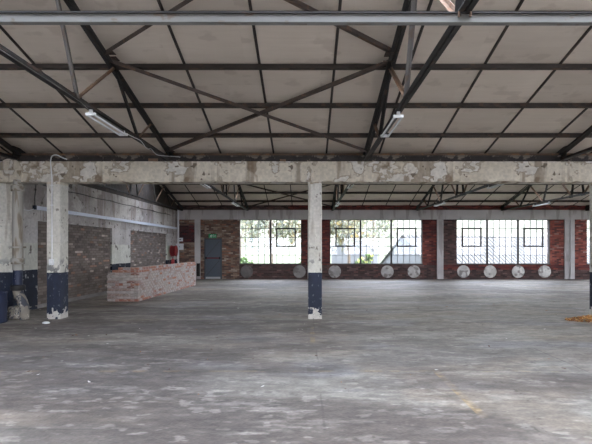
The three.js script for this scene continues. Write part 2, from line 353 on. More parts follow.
  roofSlope(far, [FAR_EAVE + 0.3].concat(steps(FAR_EAVE - 0.75, 6, -PSTEP), [FAR_RIDGE]), slopes.farBack, -1, true, (i, k) => i === 4 && ((k % 5) + 5) % 5 < 4);
}

// ---------------------------------------------------------------- left wall: plastered piers, brick infill, dark gable above
const SKEW = 0.0245, wx = (d) => -7.2 + SKEW * (d - 12.27);
{
  const w = struct('wall_left', [wx(0), 0, 0]); w.rotation.y = -Math.atan(SKEW);   // local z = -depth along the wall, local +x into the room
  const TOP = 3.62;
  const seg = (name, d0, d1, y0, y1, x = 0, mat = M.leftWall) => {
    const g = new THREE.BoxGeometry(0.3 + x, y1 - y0, d1 - d0); g.translate(-0.15 + x / 2, (y0 + y1) / 2, -(d0 + d1) / 2);
    const p = g.attributes.position, n = g.attributes.normal, uv = g.attributes.uv;
    for (let i = 0; i < p.count; i++) uv.setXY(i, -p.getZ(i) + (Math.abs(n.getZ(i)) > 0.5 ? p.getX(i) : 0), p.getY(i));
    return part(w, name, g, mat);
  };
  seg('plaster_pier', REAR_D, 12.3, 0, TOP); seg('plaster_pier', 16.73, 18.38, 0, TOP); seg('plaster_pier', 22.8, 24.7, 0, TOP);
  seg('plaster_head', 12.3, 16.73, 2.352, TOP); seg('plaster_head', 18.38, 22.8, 2.352, TOP);
  for (const [a, b] of [[12.3, 16.73], [18.38, 22.8]]) {
    seg('mortar_bed', a, b, 0, 2.352, -0.07, M.mortarDark); seg('plinth', a, b, 0, 0.1, -0.03, M.concrete);
    const g = brickwork([[a, b, 0.1, 2.35, PAL.stock]], (u, v, o) => new THREE.Vector3(-0.07 + o, v, -u), 100 + a);
    part(w, 'brick_infill', g, M.brick, null, 'grey brown stock brick infill between plaster piers').userData.kind = 'stuff';
  }
  // gable above: dark boarding up to the roof
  const gable = (name, parent, x, t, mat) => {
    const s = new THREE.Shape();
    s.moveTo(-24.7, TOP); s.lineTo(-24.7, slopes.farBack(24.7) + 0.05); s.lineTo(-FAR_RIDGE, slopes.farBack(FAR_RIDGE) + 0.05); s.lineTo(-VALLEY_D, ROOF_Y + 0.05); s.lineTo(-NEAR_RIDGE, slopes.nearBack(NEAR_RIDGE) + 0.05); s.lineTo(-REAR_D, slopes.nearFront(REAR_D) + 0.05); s.lineTo(-REAR_D, TOP); s.closePath();
    const g = new THREE.ExtrudeGeometry(s, { depth: t, bevelEnabled: false }); g.rotateY(-Math.PI / 2); g.translate(x, 0, 0);
    return part(parent, name, uvm(g), mat);
  };
  gable('gable_boarding', w, 0, 0.2, M.cladding);
  const rw = struct('wall_right', [RIGHT_X, 0, 0]);
  const g2 = gable('gable_boarding', rw, 0.2, 0.2, M.cladding);
  // right wall with four window openings
  const s = new THREE.Shape(); s.moveTo(REAR_D, 0); s.lineTo(24.8, 0); s.lineTo(24.8, TOP); s.lineTo(REAR_D, TOP); s.closePath();
  const rwin = [[-2.6, 2.4], [4.2, 9.2], [12.2, 17.2], [18.6, 23.4]];
  for (const [a, b] of rwin) { const h = new THREE.Path(); h.moveTo(a, 0.8); h.lineTo(b, 0.8); h.lineTo(b, 3.17); h.lineTo(a, 3.17); h.closePath(); s.holes.push(h); }
  const g = new THREE.ExtrudeGeometry(s, { depth: 0.25, bevelEnabled: false }); g.rotateY(Math.PI / 2); part(rw, 'wall_body', uvm(g), M.lintel);
  for (const [a, b] of rwin) {
    const bars = [[0.82, 0.8], [1.98, 2.0], [3.13, 3.17]].map(([y]) => bx(0.1, 0.13, y, y + 0.03, a, b)); const n = 15; for (let i = 0; i <= n; i++) bars.push(bx(0.1, 0.13, 0.8, 3.17, a + (b - a) * i / n - 0.012, a + (b - a) * i / n + 0.012));
    part(rw, 'window_bars', mergeGeometries(bars), M.winFrame); part(rw, 'window_glazing', bx(0.113, 0.117, 0.8, 3.17, a, b), M.glass);
  }
}

// ---------------------------------------------------------------- rear wall behind the camera: a row of tall windows
{
  const w = struct('wall_rear', [0, 0, -REAR_D]);
  const s = new THREE.Shape(); s.moveTo(-7.9, 0); s.lineTo(RIGHT_X + 0.2, 0); s.lineTo(RIGHT_X + 0.2, 3.85); s.lineTo(-7.9, 3.85); s.closePath();
  const wins = [[-7.0, -2.2], [-1.4, 3.5], [4.3, 9.2], [10.0, 14.9], [15.7, 20.4]];
  for (const [a, b] of wins) { const h = new THREE.Path(); h.moveTo(a, 0.94); h.lineTo(b, 0.94); h.lineTo(b, 2.94); h.lineTo(a, 2.94); h.closePath(); s.holes.push(h); }
  part(w, 'wall_body', uvm(new THREE.ExtrudeGeometry(s, { depth: 0.25, bevelEnabled: false })), M.lintel);
  for (const [a, b] of wins) {
    const bars = [0.94, 1.44, 1.94, 2.44, 2.91].map((y) => bx(a, b, y, y + 0.03, -0.14, -0.11)); for (let i = 0; i <= 10; i++) bars.push(bx(a + (b - a) * i / 10 - 0.013, a + (b - a) * i / 10 + 0.013, 0.94, 2.94, -0.14, -0.11));
    part(w, 'window_bars', mergeGeometries(bars), M.winFrame); part(w, 'window_glazing', bx(a, b, 0.94, 2.94, -0.127, -0.123), M.glass);
  }
}

// ---------------------------------------------------------------- far wall with windows, pilasters, lintel, discs
const WINS = [[-3.60, -0.30, 2], [1.225, 6.146, 3], [7.98, 12.94, 3], [14.91, 19.87, 3]], SILL = 0.8, HEAD = 3.17;
{
  const w = struct('wall_back', [0, 0, -WALL_D]);   // local: x as in the scene, z = 0 is the mortar face, +z into the room
  const box = (x0, x1, y0, y1, z0, z1) => bx(x0, x1, y0, y1, -z0, -z1);
  const solid = [[-7.3, -3.60], [-0.30, 1.225], [6.146, 7.98], [12.94, 14.91], [19.87, 21.2]];
  for (const [a, b] of solid) part(w, 'masonry', box(a, b, SILL, HEAD, -0.3, 0), M.mortarDark);
  part(w, 'masonry', box(-7.3, 21.2, 0, SILL, -0.3, 0), M.mortarDark);
  part(w, 'masonry', box(-7.3, 21.2, 3.66, 4.0, -0.3, 0), M.mortarDark);
  // lintel in cast lengths with a joint between them
  const joints = [-7.3, -3.7, 0.2, 1.7, 6.95, 7.2, 13.95, 21.2];
  for (let i = 0; i + 1 < joints.length; i++) part(w, 'lintel', box(joints[i] + 0.006, joints[i + 1] - 0.006, HEAD, 3.68, -0.3, 0.03 + (i % 2) * 0.008), M.lintel);
  for (const [a, b] of [[-5.97, -5.67], [0.03, 0.37], [6.91, 7.25], [13.69, 14.22]]) part(w, 'pilaster', box(a, b, 0.0, HEAD, 0, 0.07), M.lintel);
  part(w, 'downpipe', cyl(0.035, 0.035, 3.1, 12), M.lintel, [13.98, 1.6, 0.1]);
  part(w, 'window_sill', box(-3.65, -0.25, SILL - 0.05, SILL, -0.3, 0.04), M.mortarDark);
  for (const [a, b] of WINS.slice(1)) part(w, 'window_sill', box(a - 0.04, b + 0.04, SILL - 0.05, SILL, -0.3, 0.04), M.mortarDark);
  const low = (x, y) => (x < -3.7 ? PAL.brown : y < 0.5 || x < 7 ? PAL.grime : PAL.darkRed);
  const rects = [[-7.0, -5.97, 0, 1.95, PAL.brown], [-7.0, -5.97, 1.95, 2.85, PAL.maroon], [-7.0, -5.97, 2.85, 3.17, PAL.brown], [-5.67, -5.46, 0, HEAD, PAL.brown], [-5.46, -4.53, 2.16, HEAD, PAL.brown], [-4.53, -3.60, 0, HEAD, PAL.brown],
    [-3.60, 0.03, 0, 0.75, low], [0.37, 6.91, 0, 0.75, low], [7.25, 13.69, 0, 0.75, low], [14.22, 21, 0, 0.75, low],
    [-0.30, 0.03, 0.75, HEAD, PAL.darkRed], [0.37, 1.225, 0.75, HEAD, PAL.darkRed], [6.146, 6.91, 0.75, HEAD, (x, y) => (y < 2.2 && x < 6.6 ? PAL.red : PAL.darkRed)], [7.25, 7.98, 0.75, HEAD, PAL.grime], [12.94, 13.69, 0.75, HEAD, PAL.red], [14.22, 14.91, 0.75, HEAD, PAL.red], [19.87, 21, 0.75, HEAD, PAL.red],
    [-7.0, 21, 3.69, 3.98, (x) => (x < -1 ? PAL.grime : PAL.darkRed)]];
  rects.forEach((q, i) => { part(w, 'brickwork', brickwork([q], (u, v, o) => new THREE.Vector3(u, v, o), 300 + i), M.brick).userData.kind = 'stuff'; });
  // round plastered discs below the sills
  const discs = [[246.7, 0], [299.3, 1], [334.7, 2], [387.2, 3], [413.8, 4], [463.4, 5], [490, 6], [518, 7], [544.4, 8]];
  const tones = [[118, 114, 113], [150, 146, 144], [178, 175, 173], [190, 187, 185], [204, 201, 199], [222, 220, 217], [220, 217, 213], [224, 222, 219], [222, 220, 217]];
  for (const [px, i] of discs) {
    const t = tones[i], g = new THREE.LatheGeometry([[0, 0.05], [0.2, 0.048], [0.31, 0.042], [0.335, 0.03], [0.338, 0]].map((p) => new THREE.Vector2(...p)), 36); g.rotateX(Math.PI / 2);
    const mat = std({ map: tex(64, 64, 1, 1, (x, y) => { const n = fbm(x * 5 + i * 9, y * 5, 4), b = sm(0.56, 0.7, fbm(x * 6 + i * 13, y * 6 + 40, 4)); return mix3([t[0] * (0.85 + 0.3 * n), t[1] * (0.85 + 0.3 * n), t[2] * (0.85 + 0.3 * n)], [96, 88, 84], 0.5 * b); }), roughness: 0.9 });
    mat.map.repeat.set(1, 1);
    const p = g.attributes.position, uv = g.attributes.uv; for (let k = 0; k < p.count; k++) uv.setXY(k, p.getX(k) + 0.5, p.getY(k) + 0.5);
    part(w, 'plaster_disc', g, mat, [(px - 307) * WALL_D / F, 0.4, 0.0], i < 2 ? 'grey round plaster disc' : 'white round plaster disc');
  }
  for (let k = 0; k < 3; k++) part(w, 'plaster_disc', new THREE.CylinderGeometry(0.33, 0.335, 0.045, 32).rotateX(Math.PI / 2), std({ color: S(180, 178, 176), roughness: 0.9 }), [15.4 + 1.45 * k, 0.4, 0.02]);
}
// steel windows
{
  const paneGeo = {};
  WINS.forEach(([x0, x1, n], wi) => {
    const w = struct(`window_${wi + 1}`, [0, 0, -(WALL_D + 0.12)], ['steel window with ten panes across and one opening vent', 'steel window of three lights looking onto the gabled shed', 'steel window of three lights looking onto a white roof', 'steel window of three lights past the broad pilaster'][wi]);
    const W = x1 - x0, H = HEAD - SILL, cols = n * 5, cw = W / cols, ch = H / 5;
    const box = (a, b, c, d, t) => bx(a, b, c, d, -t / 2, t / 2);
    part(w, 'outer_frame', mergeGeometries([box(x0, x0 + 0.03, SILL, HEAD, 0.04), box(x1 - 0.03, x1, SILL, HEAD, 0.04), box(x0, x1, SILL, SILL + 0.03, 0.04), box(x0, x1, HEAD - 0.03, HEAD, 0.04)]), M.winFrame);
    for (let k = 1; k < n; k++) part(w, 'mullion', box(x0 + k * W / n - 0.045, x0 + k * W / n + 0.045, SILL, HEAD, 0.07), M.winVent);
    for (let i = 1; i < cols; i++) if (i % 5) part(w, 'glazing_bar', box(x0 + i * cw - 0.013, x0 + i * cw + 0.013, SILL, HEAD, 0.03), M.winFrame);
    for (let j = 1; j < 5; j++) part(w, 'glazing_bar', box(x0, x1, SILL + j * ch - 0.013, SILL + j * ch + 0.013, 0.03), M.winFrame);
    const key = cw.toFixed(3); paneGeo[key] ??= new THREE.BoxGeometry(cw - 0.02, ch - 0.02, 0.004);
    for (let i = 0; i < cols; i++) for (let j = 0; j < 5; j++) part(w, 'pane', paneGeo[key], M.glass, [x0 + (i + 0.5) * cw, SILL + (j + 0.5) * ch, -0.006]);
    for (let k = 0; k < n; k++) {
      if ((n === 2 && k === 0) || (n === 3 && k === 1)) continue;
      const a = x0 + (k * 5 + 1) * cw, b = a + 3 * cw, c = SILL + 2 * ch, d = SILL + 4 * ch, t = 0.038;
      const v = part(w, 'vent_frame', mergeGeometries([box(a - t, a + t, c, d, 0.07), box(b - t, b + t, c, d, 0.07), box(a - t, b + t, c - t, c + t, 0.07), box(a - t, b + t, d - t, d + t, 0.07)]), M.winVent);
      part(v, 'stay_handle', bx((a + b) / 2 - 0.012, (a + b) / 2 + 0.012, c - 0.02, c + 0.12, -0.07, -0.045), M.winVent);
    }
  });
}
// exit door
{
  const w = struct('door_1', [-4.995, 0, -WALL_D]), doorM = std({ color: S(84, 93, 104), roughness: 0.5 }), frameM = std({ color: S(70, 77, 86), roughness: 0.5 });
  const box = (x0, x1, y0, y1, z0, z1) => bx(x0, x1, y0, y1, -z0, -z1);
  part(w, 'door_frame', mergeGeometries([box(-0.46, -0.4, 0, 2.15, 0, 0.06), box(0.4, 0.46, 0, 2.15, 0, 0.06), box(-0.46, 0.46, 2.1, 2.16, 0, 0.06)]), frameM);
  const leaf = part(w, 'door_leaf', box(-0.395, 0.395, 0.01, 2.095, 0, 0.035), doorM);
  for (const y of [0.6, 1.62]) part(leaf, 'diagonal_brace', barGeo(new THREE.Vector3(-0.34, y - 0.4, 0.04), new THREE.Vector3(0.34, y + 0.4, 0.04), 0.035, 0.012, new THREE.Vector3(-0.75, 0.66, 0)), frameM);
  part(leaf, 'stile', mergeGeometries([box(-0.395, -0.34, 0.01, 2.095, 0.035, 0.047), box(0.34, 0.395, 0.01, 2.095, 0.035, 0.047), box(-0.34, 0.34, 1.06, 1.14, 0.035, 0.046), box(-0.34, 0.34, 2.03, 2.095, 0.035, 0.046)]), doorM);
  part(leaf, 'kick_plate', box(-0.39, 0.39, 0.015, 0.12, 0.035, 0.05), std({ color: S(196, 198, 200), roughness: 0.4 }), null, 'pale metal kick plate');
  const bar = part(leaf, 'panic_bar', new THREE.CylinderGeometry(0.028, 0.028, 0.7, 14).rotateZ(Math.PI / 2), M.redDark, [0, 1.12, 0.1], 'red panic bar with black ends');
  for (const s of [-1, 1]) part(bar, 'bar_end', new RoundedBoxGeometry(0.07, 0.13, 0.1, 2, 0.015), M.black, [s * 0.36, 0, -0.02]);
}

// ---------------------------------------------------------------- concrete beam and columns of the middle row
function columnGeo(w, h, t) {
  const s = new THREE.Shape(), c = 0.014, a = w / 2, b = t / 2;
  s.moveTo(-a + c, -b); s.lineTo(a - c, -b); s.lineTo(a, -b + c); s.lineTo(a, b - c); s.lineTo(a - c, b); s.lineTo(-a + c, b); s.lineTo(-a, b - c); s.lineTo(-a, -b + c); s.closePath();
  const g = new THREE.ExtrudeGeometry(s, { depth: h, bevelEnabled: false, steps: 10 }); g.rotateX(-Math.PI / 2);
  return g;
}
const BEAM0 = 3.13, BEAM1 = 3.60, ROW = 10.5;
const COLS = [[-5.79, 'painted column with navy foot, carrying a light switch and white conduit', 0.0], [0.183, 'painted column with chipped navy foot, alone in the open floor', 0.8], [6.82, 'painted column with the heap of dry leaves at its foot', 1.5]];
for (const [x, label, off] of COLS) {
  const c = thing('concrete_column', label, 'column', [x, 0, -(ROW + 0.18)], 'concrete columns under the beam');
  part(c, 'shaft', uvm(columnGeo(0.315, BEAM0, 0.36), off, 0), M.column);
  part(c, 'capital', uvm(columnGeo(0.335, 0.05, 0.37), off, 0.1), M.whitewash, [0, BEAM0 - 0.05, 0]);
}
{
  const b = thing('concrete_beam', 'long flaking whitewashed concrete beam resting on the columns', 'beam', [0, BEAM0, -ROW]);
  const g = new THREE.BoxGeometry(28, BEAM1 - BEAM0, 0.36, 700, 14, 6), p = g.attributes.position; g.translate(6.9, (BEAM1 - BEAM0) / 2, -0.18);
  const n0 = g.attributes.normal.clone();
  // chipped lower and upper arris
  for (let i = 0; i < p.count; i++) {
    const x = p.getX(i), y = p.getY(i), z = p.getZ(i);
    const lowE = sm(0.07, 0, y) * sm(-0.1, 0, z), topE = sm(0.44, 0.5, y) * sm(-0.1, 0, z), chip = sm(0.52, 0.66, fbm(x * 5 + 3, y * 4 + 8, 3));
    p.setZ(i, z - (0.012 * (fbm(x * 2, y * 3, 3) - 0.5) + chip * 0.03 * (lowE + topE)) * (z > -0.02 ? 1 : 0));
    if (y < 0.001) p.setY(i, y + 0.022 * chip * sm(-0.12, 0, z) + 0.006 * (vnoise(x * 14, z * 9) - 0.5));
  }
  const tmp = g.clone(); tmp.setAttribute('normal', n0); uvm(tmp, 0, 0); g.setAttribute('uv', tmp.attributes.uv); g.computeVertexNormals();
  part(b, 'beam_body', g, M.whitewash);
  // rounded plaster lump over the wall pier
  const lump = new THREE.CylinderGeometry(0.27, 0.27, 0.05, 32).rotateX(Math.PI / 2); part(b, 'plaster_patch', uvm(lump), M.whitewash, [-6.77, 0.26, 0.005]);
}
{
  const o = thing('wall_plate', 'dark grimy plate lying on top of the concrete beam', 'wall plate', [0, BEAM1, -ROW]);
  part(o, 'plate', bx(-7.2, 20.9, 0.0, 0.13, 0.06, 0.2), M.plate); part(o, 'top_flange', bx(-7.2, 20.9, 0.13, 0.145, 0.03, 0.23), M.plate);
  const r = rng(77); for (let i = 0; i < 26; i++) { const x = -6.9 + i * 1.04 + 0.3 * r(); part(o, 'packing_block', bx(x, x + 0.1 + 0.16 * r(), 0.0, 0.04 + 0.08 * r(), 0.03, 0.06), r() < 0.2 ? M.eave : M.plate); }
  part(o, 'eave_board', bx(-7.2, 20.9, 0.145, 0.21, 0.12, 0.2), M.eave, null, 'rusty brown eave board');
}
// pier at the left wall that takes the beam end, and its down pipe
{
  const p = thing('wall_pier', 'painted pier against the left wall behind the drainpipe', 'pier', [-7.06, 0, -10.8]);
  part(p, 'shaft', uvm(columnGeo(0.5, BEAM0, 0.3), 0.5, 0), M.column);
  const o = thing('drainpipe', 'old cast drainpipe with swept foot beside the painted pier', 'drainpipe', [-6.62, 0, -10.53]);
  part(o, 'pipe', cyl(0.108, 0.112, 1.95, 24), M.castPipe, [0, 2.09, 0]);
  for (const y of [2.98, 1.32]) part(o, 'pipe_collar', new THREE.LatheGeometry([[0.108, -0.07], [0.14, -0.06], [0.145, 0.05], [0.135, 0.07], [0.108, 0.075]].map((q) => new THREE.Vector2(...q)), 24), M.castPipe, [0, y, 0]);
  part(o, 'pipe_neck', cyl(0.09, 0.09, 0.2, 20), M.castPipe, [0, 3.08, 0]);
  part(o, 'black_sleeve', cyl(0.098, 0.1, 0.4, 24), M.navy, [0, 0.95, 0], 'navy painted lower sleeve');
  part(o, 'pipe_collar', new THREE.LatheGeometry([[0.1, -0.06], [0.15, -0.05], [0.155, 0.05], [0.14, 0.065], [0.1, 0.07]].map((q) => new THREE.Vector2(...q)), 24), M.black, [0, 0.71, 0]);
  part(o, 'swept_bend', tubeGeo([new THREE.Vector3(0.0, 0.7, 0), new THREE.Vector3(0.02, 0.56, 0), new THREE.Vector3(0.1, 0.42, 0.01), new THREE.Vector3(0.15, 0.26, 0.02), new THREE.Vector3(0.155, 0.0, 0.02)], 0.108, 26, 18), M.pipeFoot);
  part(o, 'foot_block', new RoundedBoxGeometry(0.26, 0.3, 0.3, 3, 0.06), M.pipeFoot, [-0.02, 0.15, 0.02]);
  part(o, 'pipe_bracket', bx(-0.13, 0.13, 0.0, 0.04, -0.13, 0.11), M.castPipe, [0, 1.62, 0]);
  const bin = thing('steel_bin', 'navy painted steel drum standing before the wall pier', 'drum', [-6.89, 0, -9.98]);
  part(bin, 'drum_body', new THREE.LatheGeometry([[0, 0], [0.33, 0], [0.335, 0.02], [0.33, 0.03], [0.33, 0.2], [0.338, 0.22], [0.33, 0.24], [0.33, 0.42], [0.338, 0.44], [0.33, 0.46], [0.33, 0.62], [0.34, 0.64], [0.33, 0.65], [0.31, 0.64], [0.31, 0.05], [0, 0.05]].map((q) => new THREE.Vector2(...q)), 40), M.navy);
  part(bin, 'drum_rim', new THREE.TorusGeometry(0.325, 0.014, 10, 40).rotateX(Math.PI / 2), M.navy, [0, 0.645, 0]);
}

// ---------------------------------------------------------------- roof trusses
const CHORD_Y = EYE + 2.06;
const topY = (s) => EYE + 2.19 + 0.247 * s;
function truss(x, dA, dB, label, group) {   // feet at depths dA (far) and dB
  const mid = (dA + dB) / 2, half = (dA - dB) / 2, t = thing('roof_truss', label, 'roof truss', [x, CHORD_Y, -mid], group);
  const L = (d, y, ox = 0) => new THREE.Vector3(ox, y - CHORD_Y, mid - d);
  const X = new THREE.Vector3(1, 0, 0), up = new THREE.Vector3(0, 1, 0);
  // bottom chord: two angles back to back
  const angle = (ox, s) => mergeGeometries([barGeo(L(dA + 0.06, CHORD_Y - 0.03, ox), L(dB - 0.06, CHORD_Y - 0.03, ox), 0.05, 0.008), barGeo(L(dA + 0.06, CHORD_Y, ox - s * 0.021), L(dB - 0.06, CHORD_Y, ox - s * 0.021), 0.008, 0.066)]);
  part(t, 'bottom_chord', mergeGeometries([angle(0.031, 1), angle(-0.031, -1)]), M.steelDark);
  for (const sg of [1, -1]) {
    const D = (s) => (sg > 0 ? dA - s : dB + s), k = half / 6.9;
    const T = (s, ox = 0) => L(D(s * k), topY(s * k), ox), B = (s, ox = 0) => L(D(s * k), CHORD_Y, ox);
    const tc = []; for (const q of [1, -1]) tc.push(barGeo(T(-0.12, q * 0.036), T(6.9, q * 0.036), 0.06, 0.009, X, 0, -0.04), barGeo(T(-0.12, q * 0.012), T(6.9, q * 0.012), 0.009, 0.085));
    part(t, 'top_chord', mergeGeometries(tc), M.steelDark);
    const web = (a, b, m, w = 0.05) => part(t, 'web_member', mergeGeometries([barGeo(a, b, w, 0.008, X), barGeo(a, b, 0.008, w, X, w / 2 - 0.004, w / 2 - 0.004)]), m);
    web(T(1.35), B(2.07), M.rustFlat, 0.045); web(T(3.1), B(2.07), M.steelDark, 0.06); web(T(3.1), B(4.32), M.rustFlat, 0.05); web(T(4.95), B(4.32), M.steelWeb, 0.06); web(T(4.95), B(6.5), M.rustFlat, 0.05); web(T(6.9), B(6.5), M.steelDark, 0.06);
    for (const [p, w, h] of [[T(0.1), 0.34, 0.22], [T(3.1), 0.26, 0.14], [T(4.95), 0.22, 0.13], [B(2.07), 0.22, 0.1], [B(4.32), 0.24, 0.1], [B(6.5), 0.26, 0.12]]) {
      const g = new THREE.BoxGeometry(0.012, h, w); g.translate(p.x, p.y, p.z); part(t, 'gusset_plate', uvm(g), M.steelDark);
    }
  }
  return t;
}
const TX = [-6.62, -3.14, 1.347, 5.84, 10.33, 14.82, 19.3];
const OVER = ['', 'above the first window past the exit door', 'above the left end of the window with the shed', 'above the window with the shed, near its pilaster', 'above the middle of the window onto the white roof', 'above the window past the broad pilaster', 'above the last window by the right wall'];
const nearLabels = ['dark end truss of the near bay, above the drainpipe', 'dark steel truss with fluorescent light, between switch column and lone column', 'dark steel truss with fluorescent light, bolted to the pale grey joist beside the lone column', 'dark steel truss meeting the beam near the column with leaves'];
TX.forEach((x, i) => {
  if (i < 5) truss(x, 10.62, -3.2, nearLabels[i] ?? 'dark steel truss of the near bay past the leaf heap column', i < 4 ? undefined : undefined);
  truss(x, 24.4, 10.78, i === 0 ? 'dark end truss of the far bay along the left wall' : `dark far bay truss ending ${OVER[i]}`, 'roof trusses of the far bay');
});
// wind braces in the roof plane
function crossBrace(bars, label) {   // two flats bolted where they cross
  const c = bars[0][0].clone().add(bars[0][1]).add(bars[1][0]).add(bars[1][1]).multiplyScalar(0.25);
  const o = thing('wind_brace', label, 'brace', [c.x, c.y, c.z], 'wind braces in the roof');
  for (const [a0, b0] of bars) {
    const a = a0.clone().sub(c), b = b0.clone().sub(c), s = Math.sign(b.x - a.x), side = new THREE.Vector3(0, 0, 1);
    const m = part(o, 'brace_bar', mergeGeometries([barGeo(a, b, 0.06, 0.008, side), barGeo(a, b, 0.008, 0.06, side, 0.028, 0.028)]), M.brace);
    for (const [p, q] of [[a, s], [b, -s]]) part(m, 'end_plate', new THREE.BoxGeometry(0.2, 0.012, 0.16).translate(p.x + 0.04 * q, p.y, p.z), M.brace);
  }
}
{
  const y = (d, o = -0.08) => slopes.nearBack(d) + o, yf = (d, o = -0.08) => slopes.farBack(d) + o, a = TX[1], b = TX[2];
  crossBrace([[P(a, y(7.3), 7.3), P(b, y(10.4), 10.4)], [P(b, y(7.35) - 0.03, 7.35), P(a, y(10.4) - 0.03, 10.4)]], 'brown crossed wind brace over the beam, between the two trusses with lights');
  crossBrace([[P(a, y(7.15), 7.15), P(b, y(4.2), 4.2)], [P(b, y(7.15) - 0.03, 7.15), P(a, y(4.2) - 0.03, 4.2)]], 'brown wind brace passing above the pale grey joist');
  crossBrace([[P(a, yf(24.3), 24.3), P(b, yf(21.1), 21.1)], [P(b, yf(24.3) - 0.03, 24.3), P(a, yf(21.1) - 0.03, 21.1)]], 'brown crossed wind brace of the far bay above the first window');
}
// pale steel joist that the near trusses rest on
{
  const o = thing('steel_joist', 'pale grey steel joist running below the near trusses', 'steel joist', [0, 3.535, -3.95]); o.rotation.y = 0.0022;
  part(o, 'web', bx(-7.2, 14.8, 0.008, 0.083, -0.012, 0.012), M.steelGrey); part(o, 'bottom_flange', bx(-7.2, 14.8, 0, 0.012, -0.03, 0.03), M.steelGrey); part(o, 'top_flange', bx(-7.2, 14.8, 0.078, 0.09, -0.03, 0.03), M.steelDark);
  for (const x of TX.slice(1, 4)) for (const s of [-0.05, 0.05]) part(o, 'bolt', new THREE.CylinderGeometry(0.011, 0.011, 0.04, 6), M.rustFlat, [x + s, 0.07, 0.024]);
}

// ---------------------------------------------------------------- fluorescent battens (unlit) below the bottom chords
function batten(x, d0, d1, label, group) {
  const L = d1 - d0, o = thing('fluorescent_light', label, 'light', [x, CHORD_Y - 0.115, -(d0 + d1) / 2], group);
  part(o, 'spine', uvm(new THREE.BoxGeometry(0.04, 0.035, L - 0.04).translate(0, 0.055, 0)), M.steelWeb);
  for (const s of [-1, 1]) {
    part(o, 'fluorescent_tube', new THREE.CylinderGeometry(0.017, 0.017, L - 0.06, 12).rotateX(Math.PI / 2), M.tube, [s * 0.055, 0.0, 0]);
    const c = part(o, 'end_bracket', new RoundedBoxGeometry(0.15, 0.045, 0.035, 2, 0.008), M.white, [0, 0.01, s * (L / 2 - 0.02)]);
    part(c, 'end_plate', uvm(new THREE.BoxGeometry(0.05, 0.07, 0.03).translate(0, 0.035, 0)), M.white);
    part(o, 'hanger', cyl(0.006, 0.006, 0.1, 6), M.white, [0, 0.085, s * (L / 2 - 0.25)]);
  }
}
batten(TX[1], 6.66, 7.88, 'white twin tube light under the truss between switch column and lone column');
batten(TX[2], 6.76, 7.98, 'white twin tube light under the truss beside the lone column');
for (const i of [1, 2, 3, 4, 5]) for (const d of [13.4, 19.6]) batten(TX[i], d, d + 1.35, `white twin tube light ${d < 15 ? 'close behind the beam' : 'well behind the beam'} under the truss ending ${OVER[i]}`.split(' ').slice(0, 16).join(' '), d < 15 ? 'far bay lights behind the beam' : 'far bay lights before the windows');
{ // loose white flex to the left light
  const o = thing('light_cable', 'loose white flex looping from the tube light to the beam', 'cable', [TX[1], CHORD_Y, -7.95]);
  const pts = [[0, -0.06, 0.07], [0.02, -0.05, -0.3], [0.05, -0.05, -0.6], [0.06, -0.13, -0.9], [0.04, -0.07, -1.2], [0.05, -0.12, -1.5], [0.16, -0.08, -1.85], [0.22, -0.02, -2.2], [0.26, 0.03, -2.5]].map((p) => new THREE.Vector3(...p));
  part(o, 'flex', tubeGeo(pts, 0.0065, 60, 6), M.white);
  const o2 = thing('light_cable', 'white flex clipped along the truss chord before the tube light', 'cable', [TX[1], CHORD_Y, -5.2]);
  part(o2, 'flex', tubeGeo([[0.04, -0.045, 1.2], [0.05, -0.05, 0.6], [0.045, -0.044, 0], [0.055, -0.05, -0.6], [0.03, -0.05, -1.2], [0, -0.06, -1.42]].map((p) => new THREE.Vector3(...p)), 0.0045, 50, 6), M.steelGrey);
}

// ---------------------------------------------------------------- things on the left wall
const leftAt = (d, y, off = 0) => P(wx(d) + off, y, d);
{
  const a = leftAt(12.1, 2.69, 0.055), b = leftAt(24.15, 2.69, 0.055);
  const o = thing('cable_trunking', 'long white cable trunking fixed along the left wall above the brick infill', 'trunking', [a.x, a.y, a.z]); const q = b.clone().sub(a), z = new THREE.Vector3();
  part(o, 'trunking_body', barGeo(z, q, 0.08, 0.1), M.trunk);
  part(o, 'end_cap', barGeo(z.clone().addScaledVector(q, -0.004), z, 0.086, 0.106), M.navy);
  for (let k = 1; k < 6; k++) part(o, 'joint_cover', barGeo(q.clone().multiplyScalar(k / 6 - 0.003), q.clone().multiplyScalar(k / 6 + 0.003), 0.088, 0.108), M.trunk);
  const w1 = thing('wall_cable', 'black cable slung high along the left wall', 'cable', [0, 0, 0]);
  const pts = []; for (let k = 0; k <= 24; k++) { const d = 12.5 + k * 0.45; pts.push(leftAt(d, 3.34 - 0.03 * Math.abs(Math.sin(k * 0.7)), 0.02)); } part(w1, 'cable', tubeGeo(pts, 0.012, 96, 6), M.black);
  const w2 = thing('wall_cable', 'dark cable hanging from the ceiling to the trunking end cap', 'cable', [0, 0, 0]);
  part(w2, 'cable', tubeGeo([leftAt(12.2, 3.6, 0.02), leftAt(12.17, 3.2, 0.025), leftAt(12.14, 2.95, 0.02), leftAt(12.1, 2.74, 0.05)], 0.011, 30, 6), M.black);
  const w3 = thing('wall_cable', 'pale cable running from the trunking end towards the drainpipe', 'cable', [0, 0, 0]);
  part(w3, 'cable', tubeGeo([leftAt(12.1, 2.66, 0.05), leftAt(11.9, 2.6, 0.02), leftAt(11.6, 2.6, 0.02), leftAt(11.2, 2.55, 0.02)], 0.01, 30, 6), M.white);
}
